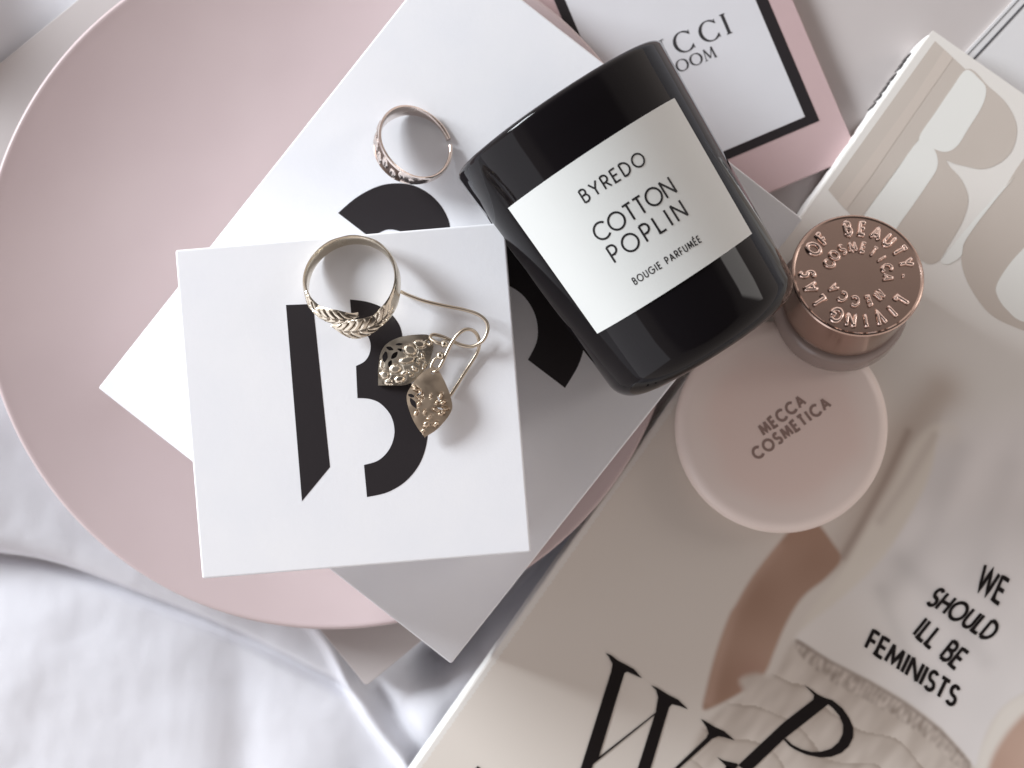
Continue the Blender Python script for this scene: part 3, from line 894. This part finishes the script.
# ------------------------------------------------------------------ rose-gold cream jar, leaning on the compact
def make_jar():
    zB = .0198
    Bc = P(835, 313, zB); Tc = P(858, 274, .0445)
    ax = (Tc - Bc); Ln = ax.length; ax.normalize()
    X = Vector((1, 0, 0)); X = (X - ax * ax.dot(X)).normalized(); Y = ax.cross(X)
    R = S(66.3, .0445); Rg = S(65, zB) * 1.0
    t = thing('cream_jar', Bc, 'small glass cream jar with embossed rose gold lid, leaning on the compact', 'cosmetic jar')
    lathe('glass_body', rounded(Rg, 0, .0098, .0024, 8), M['jar_glass'], t, n=128, origin=Bc, axes=(X, Y, ax))
    lathe('inner_cup', rounded(Rg * .82, .0022, .0075, .002, 8), M['cream'], t, n=96, origin=Bc, axes=(X, Y, ax))
    lid = lathe('lid', [(0, .0100), (R * .965, .0100), (R * .965, Ln - .0016), (R, Ln - .0014), (R, Ln - .0005), (R - .00025, Ln - .00012), (R - .0006, Ln), (R - .0010, Ln - .00025), (0, Ln - .00025)], M['copper'], t, n=160, origin=Bc, axes=(X, Y, ax), smooth=30)
    lid['label'] = 'rose gold metal lid'
    def ring_text(txt, a0, a1, r, cap, wt, m):
        rib = Rib(); n = len(txt)
        for i, c in enumerate(txt):
            if c == ' ': continue
            ang = radians(a0 + (a1 - a0) * i / (n - 1))
            w, st = G(c)
            for s_ in st:
                cl = s_[0] == 'c'; pts = s_[1] if cl else s_
                def place(x, y, h):
                    rad = r + (y - .5) * cap; xx = (x - w / 2) * cap * .8
                    rx, ry = cos(ang), sin(ang)
                    p = Bc + X * (rx * rad + ry * xx) + Y * (ry * rad - rx * xx) + ax * (Ln - .00027 + h * 1.9)
                    return p
                rib.add(pts, wt, place, .00042, closed=cl, dome=True)
        rib.build('lettering', m, lid, 180)
    k = R / 66.3
    # letters run clockwise, heads outwards
    ring_text('LAS OF BEAUTY. LIVING ', 213, 213 - 349, 50.5 * k, 13.2 * k, .44, M['copper_letter'])
    ring_text('COSMETICA', 158, -8, 30.0 * k, 9.6 * k, .44, M['copper_letter'])
    ring_text('MECCA', -50, -150, 30.0 * k, 9.6 * k, .44, M['copper_letter'])
make_jar()

# ------------------------------------------------------------------ rings
def band(name, T, r, t0, t1, n, width, axial, relief, thick, m, parent, nv=16, mdark=None, flare=None, dark=-.00017):
    """open band swept round an axis. T: 4x4; width(t), axial(t) in metres; relief(t, v) radial gain (v in -1..1)"""
    v = []; f = []; k = nv + 1; K = 2 * k
    rel = []
    for i in range(n + 1):
        a = t0 + (t1 - t0) * i / n; u = i / n
        w = width(u); z = axial(u)
        dr = r(u); fl = flare(u) if flare else 0
        for side in (0, 1):
            for j in range(k):
                q = -1 + 2 * j / nv
                e = relief(u, q) if side == 0 else 0
                rr = dr + fl * q + (thick * .5 + e - thick * .36 * q ** 4 if side == 0 else -thick * .5 + thick * .36 * q ** 4)
                v.append(T @ Vector((rr * cos(a), rr * sin(a), z + q * w / 2))); rel.append(e)
    for i in range(n):
        A = i * K; B = (i + 1) * K
        for j in range(nv):
            f.append([A + j, A + j + 1, B + j + 1, B + j])
            f.append([A + k + j, B + k + j, B + k + j + 1, A + k + j + 1])
        f.append([A, B, B + k, A + k]); f.append([A + nv, A + k + nv, B + k + nv, B + nv])
    for A in (0, n * K):
        for j in range(nv): f.append([A + j, A + k + j, A + k + j + 1, A + j + 1])
    o = obj(name, v, f, m, parent, 50)
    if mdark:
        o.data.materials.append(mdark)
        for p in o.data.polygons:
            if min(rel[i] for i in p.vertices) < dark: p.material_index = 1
    return o

def tilt_matrix(c, axis):
    z = axis.normalized(); x = Vector((1, 0, 0)); x = (x - z * x.dot(z)).normalized(); y = z.cross(x)
    m = Matrix((x, y, z)).transposed().to_4x4(); m.translation = c
    return m

def make_rings():
    z = Z_BIG
    # open rose ring, wide patterned front to the left
    c = P(414.8, 144.5, z + .0049)
    t = thing('ring', P(414, 143, z), 'open rose silver ring with patterned wide front, on the larger white box', 'ring', 'rings on the boxes')
    T = tilt_matrix(c, Vector((.29, .28, 1)))
    ro = S(37.6, z + .004)
    def wid(u):
        a = abs(u - .47) / .5
        return .0018 + .0058 * (1 - sstep(.12, .85, a))
    def ax(u): return -.0034 + wid(u) / 2 + .0019 * (1 - sstep(.1, .8, abs(u - .47) * 2)) * -.6 + .0012
    def rel(u, q):
        a = (u - .47); env = 1 - sstep(.16, .30, abs(a))
        x = a * 2 * pi * ro / .0026                     # scrollwork: rows of curled leaves
        p = abs(((x + .35 * q) % 1.0) - .5) * 2
        y = q * (1.25 if int(math.floor(x)) % 2 == 0 else -1.25)
        d = sqrt((p * .9) ** 2 + (y - .25) ** 2)
        leaf = 1 - sstep(.45, .80, d)
        vein = exp(-((p - .15 - .3 * y) / .10) ** 2)
        edge = sstep(.76, .84, abs(q))
        return env * (max(leaf * .00050 - vein * leaf * .00025, edge * .00040) - .00020)
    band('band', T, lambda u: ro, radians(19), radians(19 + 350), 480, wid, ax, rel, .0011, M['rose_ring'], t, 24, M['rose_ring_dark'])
    # bypass leaf ring on the small box
    z = Z_SML
    c = P(352.5, 280, z + .0051)
    t = thing('ring', P(352.5, 280, z), 'gold bypass ring ending in two leaf tips, on the smaller white box', 'ring', 'rings on the boxes')
    T = tilt_matrix(c, Vector((-.10, .31, 1)))
    rr = S(45.5, z + .006)
    a0, a1 = radians(284), radians(-121)
    LL = .0145
    def tipd(u): return u * (a0 - a1) * rr, (1 - u) * (a0 - a1) * rr
    def w2(u):
        d0, d1 = tipd(u)
        w = .0036 + .0010 * sin(pi * u)
        for d, g in ((d0, .0034), (d1, .0047)):
            if d < LL:
                s = d / LL
                leaf = g * sin(pi * min(1, s * 1.15)) ** .8 if s < .87 else 0
                leaf = max(leaf, .0003)
                w = max(leaf, w * sstep(.50, 1, s))
        return w
    def ax2(u): return .0030 * (1 - sstep(0, .36, u)) - .0042 * sstep(.66, 1, u)
    def rel2(u, q):
        d0, d1 = tipd(u); d = min(d0, d1); env = 1 - sstep(.0125, .0165, d)
        vein = -.00045 * exp(-(q / .10) ** 2)
        ph = (d - abs(q) * .0026) / .0019 * 2 * pi
        barb = -.00060 * max(0, sin(ph)) ** 2 * sstep(.08, .25, abs(q)) * sstep(1.0, .8, abs(q))
        ham = .00010 * sin(u * 47) * cos(q * 2 + u * 31) * sstep(.3, .5, u)
        env *= sstep(.0002, .0028, d)
        return env * (vein + barb + .00025 * (1 - q * q)) + (1 - env) * ham
    def flare(u):
        d0, d1 = tipd(u)
        return (-.0013 * (1 - sstep(.006, .024, d1)) - .0010 * (1 - sstep(.006, .020, d0))) * sstep(0, .0055, min(d0, d1))
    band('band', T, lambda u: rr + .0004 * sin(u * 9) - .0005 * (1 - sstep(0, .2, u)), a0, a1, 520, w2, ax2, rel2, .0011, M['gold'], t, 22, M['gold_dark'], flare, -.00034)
make_rings()

# ------------------------------------------------------------------ earrings
def leaf_mesh(name, outline, holes, bosses, z, dish, tilt, m, parent, tip_axis):
    """pierced, hammered leaf charm"""
    outl = [tuple(P(x, y, z))[:2] for x, y in smoothpoly(outline, 4)]
    hl = [[tuple(P(x, y, z))[:2] for x, y in h] for h in holes]
    cx = sum(p[0] for p in outl) / len(outl); cy = sum(p[1] for p in outl) / len(outl)
    rad = max(sqrt((p[0] - cx) ** 2 + (p[1] - cy) ** 2) for p in outl)
    bs = [(P(bx, by, z), S(br, z), S(br2, z), radians(ba), bh * .00062) for bx, by, br, br2, ba, bh in bosses]
    def lift(x, y):
        d = sqrt((x - cx) ** 2 + (y - cy) ** 2) / rad
        h = dish * (1 - d * d)
        for c, a, b, an, hh in bs:
            dx, dy = x - c.x, y - c.y
            u = (dx * cos(an) + dy * sin(an)) / a; v = (-dx * sin(an) + dy * cos(an)) / b
            q = u * u + v * v
            if q < 2.6: h += hh * (.62 * (1 - sstep(.55, 1.15, q)) + .12 * max(0, 1 - q) - .55 * exp(-((sqrt(q) - 1.16) / .20) ** 2))
        return h + tilt[0] * (x - cx) + tilt[1] * (y - cy)
    # dense grid clipped to the outline
    def inside(x, y, poly):
        r = False; n = len(poly); j = n - 1
        for i in range(n):
            xi, yi = poly[i]; xj, yj = poly[j]
            if (yi > y) != (yj > y) and x < (xj - xi) * (y - yi) / (yj - yi) + xi: r = not r
            j = i
        return r
    o = shape(name, [outl] + hl, 0, .0007, m, parent)
    me = o.data; bm = bmesh.new(); bm.from_mesh(me)
    for it in range(60):
        long = [e for e in bm.edges if e.calc_length() > .0011]
        if not long: break
        bmesh.ops.subdivide_edges(bm, edges=long, cuts=1)
        bmesh.ops.triangulate(bm, faces=[f for f in bm.faces if len(f.verts) > 3])
        if len(bm.verts) > 20000: break
    bmesh.ops.beautify_fill(bm, faces=bm.faces, edges=bm.edges)
    for _ in range(1):
        bmesh.ops.subdivide_edges(bm, edges=bm.edges, cuts=1)
        bmesh.ops.triangulate(bm, faces=[f for f in bm.faces if len(f.verts) > 3])
    for v in bm.verts:
        v.co.z += z + lift(v.co.x, v.co.y)
    bmesh.ops.remove_doubles(bm, verts=bm.verts, dist=1e-7)
    bmesh.ops.recalc_face_normals(bm, faces=bm.faces)
    for f in bm.faces: f.smooth = True
    for e in bm.edges:
        if len(e.link_faces) == 2 and e.calc_face_angle(0) > radians(55): e.smooth = False
    bm.to_mesh(me); bm.free()
    return o, lift

def leaflet(cx, cy, a, l, w):
    """small pointed leaf hole in photo pixels"""
    out = []
    for i in range(16):
        t = 2 * pi * i / 16
        x = l * cos(t); y = w * sin(t) * (1 - .35 * abs(cos(t)))
        out.append((cx + x * cos(radians(a)) - y * sin(radians(a)), cy + x * sin(radians(a)) + y * cos(radians(a))))
    return out

def make_earrings():
    z = Z_SML
    rw = .00042
    grp = 'pair of earrings on the small box'
    # ---- earring whose leaf lies over the black letter
    t = thing('earring', P(413, 360, z), 'gold earring whose hammered leaf lies flat over the black letter, pointing left', 'earring', grp)
    outA = [(379.6, 385.4), (378.4, 385.3), (378.5, 383.5), (378.8, 367), (382, 351), (390, 342), (404, 336.4), (421, 334.6), (430, 336), (433.5, 345), (432, 354), (429, 365), (417.5, 378), (407.5, 384.5), (395, 385.6)]
    holesA = [leaflet(385.6, 357, 100, 5.6, 2.9), leaflet(390.3, 348.6, 20, 4.0, 2.0), leaflet(395, 355.5, -48, 4.8, 2.5), leaflet(390.6, 363.5, 112, 3.6, 2.1), leaflet(401.6, 350.3, 20, 4.2, 1.5), leaflet(399.6, 344.4, -4, 3.8, 1.3), leaflet(416, 360.5, -70, 3.2, 1.0), leaflet(421, 351.5, 30, 3.0, 1.0), leaflet(427.5, 341.5, 20, 2.6, 2.0)]
    bossA = [(385, 375, 4.2, 3.8, 0, .75), (396, 369, 5.6, 4.0, 10, .75), (400, 379, 5, 3.2, 15, .6), (389, 382.5, 4, 2.2, 0, .4), (408, 360, 8, 3.2, 12, .55), (411, 350, 6, 4.6, -20, .55), (420, 344, 5.5, 3.6, -10, .5), (415, 369, 3.2, 1.6, -40, .7), (411, 374, 3.2, 1.6, -30, .6), (423, 356, 1.7, 3.4, 10, .7), (418, 361, 1.7, 3.4, 20, .7), (424.5, 366, 1.6, 3.4, -15, .6), (405, 373, 4, 1.8, 30, .4), (382, 365, 1.6, 4.5, 0, .4)]
    leafA, _ = leaf_mesh('leaf_charm', outA, holesA, bossA, z + .0004, .0010, (.02, .03), M['leaf_gold'], t, None)
    def Q(px, py, h): return P(px, py, z + h)
    wireA = catmull([Q(400.5, 291.5, .0012), Q(410, 296, .0014), Q(424, 301, .0016), Q(443, 305.5, .0018), Q(463, 309.5, .0022), Q(478, 314.5, .0028), Q(486.5, 322, .0032), Q(487.5, 331, .0033), Q(482.5, 341, .0030), Q(472, 346.4, .0024), Q(461, 345, .0018), Q(451, 340.5, .0014), Q(442, 336.5, .0011), Q(434, 334.6, .0010), Q(430.4, 336.4, .0012), Q(431.5, 339.5, .0019), Q(438, 343, .0026), Q(445, 344, .0022)], 8)
    tube('ear_hook', wireA, rw, M['wire'], t)
    ball('bead', Q(444.5, 344.0, .0022), .00095, M['gold'], t)
    loop = [Q(428.5 + 3.0 * cos(a) + .5, 342.0 + 2.4 * sin(a), .0016 + .0011 * sin(a + .6)) for a in [2 * pi * i / 24 for i in range(25)]]
    tube('jump_ring', loop, .00028, M['wire'], t, 8)
    # ---- earring whose leaf lies half over the first one
    t = thing('earring', P(430, 405, z), 'gold earring whose leaf overlaps the first one, pointing down the box', 'earring', grp)
    outB = [(431.6, 366.9), (432.5, 366.2), (433.5, 366.6), (439, 371), (446.8, 385.5), (452.3, 403), (450, 414), (437.5, 429), (425.8, 436.6), (425, 437.4), (424.2, 436.6), (415, 423), (409, 407.5), (407.3, 395.5), (412, 385.6), (420.5, 374.5)]
    holesB = [leaflet(413.8, 403, 58, 6.0, 2.6), leaflet(411.8, 395.6, 18, 3.6, 1.8), leaflet(419.5, 394, -35, 3.4, 1.0), leaflet(440.5, 408.5, 15, 3.0, 1.0), leaflet(439, 399, 70, 3.0, .9), leaflet(433, 372.6, 60, 2.2, 1.8)]
    bossB = [(416, 388.5, 3.8, 1.7, -52, .8), (420.5, 391.5, 3.6, 1.5, -48, .7), (420, 397, 3.6, 1.5, -20, .6), (441, 396.5, 3.8, 1.4, 70, .7), (437.5, 402, 3.4, 1.4, 60, .7), (443.5, 402.5, 3.0, 1.4, 30, .7), (446, 408.5, 2.8, 1.6, -10, .8), (437, 410, 3.6, 1.5, -20, .7), (442, 413, 3.4, 1.4, 20, .5), (416.5, 413, 2.8, 1.5, 60, .6), (427, 424, 3.6, 2.6, 50, .6), (436, 424, 3.2, 1.6, 50, .7), (419, 404, 3.2, 1.5, 60, .6), (425, 412, 2.6, 1.2, 75, .5), (430, 417, 3, 1.3, 40, .5), (431, 396, 2.4, 1.1, 80, .35), (423, 431, 2.6, 1.3, 60, .5)]
    leaf_mesh('leaf_charm', outB, holesB, bossB, z + .0021, .0013, (-.03, .05), M['leaf_dull'], t, None)
    wireB = catmull([Q(439.6, 367.5, .0032), Q(444, 359, .0033), Q(449.5, 347, .0034), Q(456, 336.5, .0036), Q(464, 330, .0036), Q(472, 330, .0030), Q(477.8, 336, .0022), Q(479.2, 345, .0016), Q(477, 353, .0010), Q(470, 364.5, .0008), Q(462, 377, .0007), Q(456.5, 386, .0007), Q(450, 396, .0007)], 8)
    tube('ear_hook', wireB, rw, M['wire'], t)
    hookend = catmull([Q(439.6, 367.5, .0032), Q(436, 371, .0036), Q(433, 371.5, .0033), Q(431, 367, .0030), Q(434, 360, .0030), Q(439.5, 356.2, .0031)], 6)
    tube('jump_ring', hookend, .0003, M['wire'], t, 8)
    ball('bead', Q(440.2, 355.6, .0032), .00095, M['gold'], t)
make_earrings()

# ------------------------------------------------------------------ light
w = bpy.data.worlds.new('World'); scene.world = w; w.use_nodes = True
nt = w.node_tree; bg = nt.nodes['Background']
tc = nt.nodes.new('ShaderNodeTexCoord')
sep = nt.nodes.new('ShaderNodeSeparateXYZ'); nt.links.new(tc.outputs['Generated'], sep.inputs[0])
ramp = nt.nodes.new('ShaderNodeValToRGB')          # dim ceiling overhead, light walls round about
e = ramp.color_ramp.elements
e[0].position = 0.0; e[0].color = (1.05, .93, .87, 1)
e[1].position = 1.0; e[1].color = (.065, .058, .056, 1)
for pos, c in ((.50, (.72, .635, .60)), (.69, (.50, .44, .415)), (.77, (.15, .13, .125))):
    k = e.new(pos); k.color = (*c, 1)
nt.links.new(sep.outputs['Z'], ramp.inputs['Fac'])
def patch(az_deg, el_lo, el_hi, half_w, soft, level, prev):
    """a bounded bright patch of the surroundings, added for reflections"""
    az_ = radians(az_deg)
    d1 = nt.nodes.new('ShaderNodeVectorMath'); d1.operation = 'DOT_PRODUCT'; d1.inputs[1].default_value = (-sin(az_), cos(az_), 0)
    d0 = nt.nodes.new('ShaderNodeVectorMath'); d0.operation = 'DOT_PRODUCT'; d0.inputs[1].default_value = (cos(az_), sin(az_), 0)
    for d in (d0, d1): nt.links.new(tc.outputs['Generated'], d.inputs[0])
    at = nt.nodes.new('ShaderNodeMath'); at.operation = 'ARCTAN2'
    nt.links.new(d1.outputs['Value'], at.inputs[0]); nt.links.new(d0.outputs['Value'], at.inputs[1])
    ab = nt.nodes.new('ShaderNodeMath'); ab.operation = 'ABSOLUTE'; nt.links.new(at.outputs[0], ab.inputs[0])
    def step(sock, a, b):
        m = nt.nodes.new('ShaderNodeMapRange'); m.interpolation_type = 'SMOOTHSTEP'
        m.inputs['From Min'].default_value = a; m.inputs['From Max'].default_value = b
        nt.links.new(sock, m.inputs['Value']); return m.outputs['Result']
    hw = radians(half_w); so = radians(soft)
    out = step(ab.outputs[0], hw + so, hw)
    for a, b in ((sin(radians(el_lo)) - .03, sin(radians(el_lo))), (sin(radians(el_hi)) + .03, sin(radians(el_hi)))):
        m = nt.nodes.new('ShaderNodeMath'); m.operation = 'MULTIPLY'
        nt.links.new(out, m.inputs[0]); nt.links.new(step(sep.outputs['Z'], a, b), m.inputs[1]); out = m.outputs[0]
    mx = nt.nodes.new('ShaderNodeMix'); mx.data_type = 'RGBA'
    nt.links.new(out, mx.inputs[0]); nt.links.new(prev, mx.inputs[6]); mx.inputs[7].default_value = (*level, 1)
    return mx.outputs[2]
col = ramp.outputs['Color']
col = patch(-146, -20, 33, 26, 2, (1.75, 1.72, 1.80), col)      # added pale patch, mirrored in the jar's left flank
col = patch(20, 16, 36, 4.5, 3, (5.2, 4.9, 4.7), col)           # added narrow glow that makes the streak on the jar
nt.links.new(col, bg.inputs['Color']); bg.inputs['Strength'].default_value = .97

az = Vector((.885, -.465, 0)).normalized(); el = radians(21.5)
trav = Vector((az.x * cos(el), az.y * cos(el), -sin(el)))
dist = 1.6
ld = bpy.data.lights.new('window_light', 'AREA'); ld.shape = 'RECTANGLE'; ld.size = .60; ld.size_y = .40
ld.energy = 42; ld.color = (.90, .95, 1.0)
lo = bpy.data.objects.new('window_light', ld); COL.objects.link(lo)
lo.location = Vector((0, 0, .03)) - trav * dist
lo.rotation_euler = trav.to_track_quat('-Z', 'Y').to_euler()

# ------------------------------------------------------------------ camera
cd = bpy.data.cameras.new('camera'); cam = bpy.data.objects.new('camera', cd); COL.objects.link(cam)
cam.location = (0, 0, H); cd.sensor_width = 36; cd.lens = 36 * F / 1024
cd.clip_start = .01; cd.clip_end = 50
cd.dof.use_dof = True; cd.dof.focus_distance = H - .071; cd.dof.aperture_fstop = 17
scene.camera = cam
scene.view_settings.view_transform = 'Standard'
scene.view_settings.look = 'None'
scene.view_settings.exposure = 0
scene.view_settings.gamma = 1
scene.render.film_transparent = False
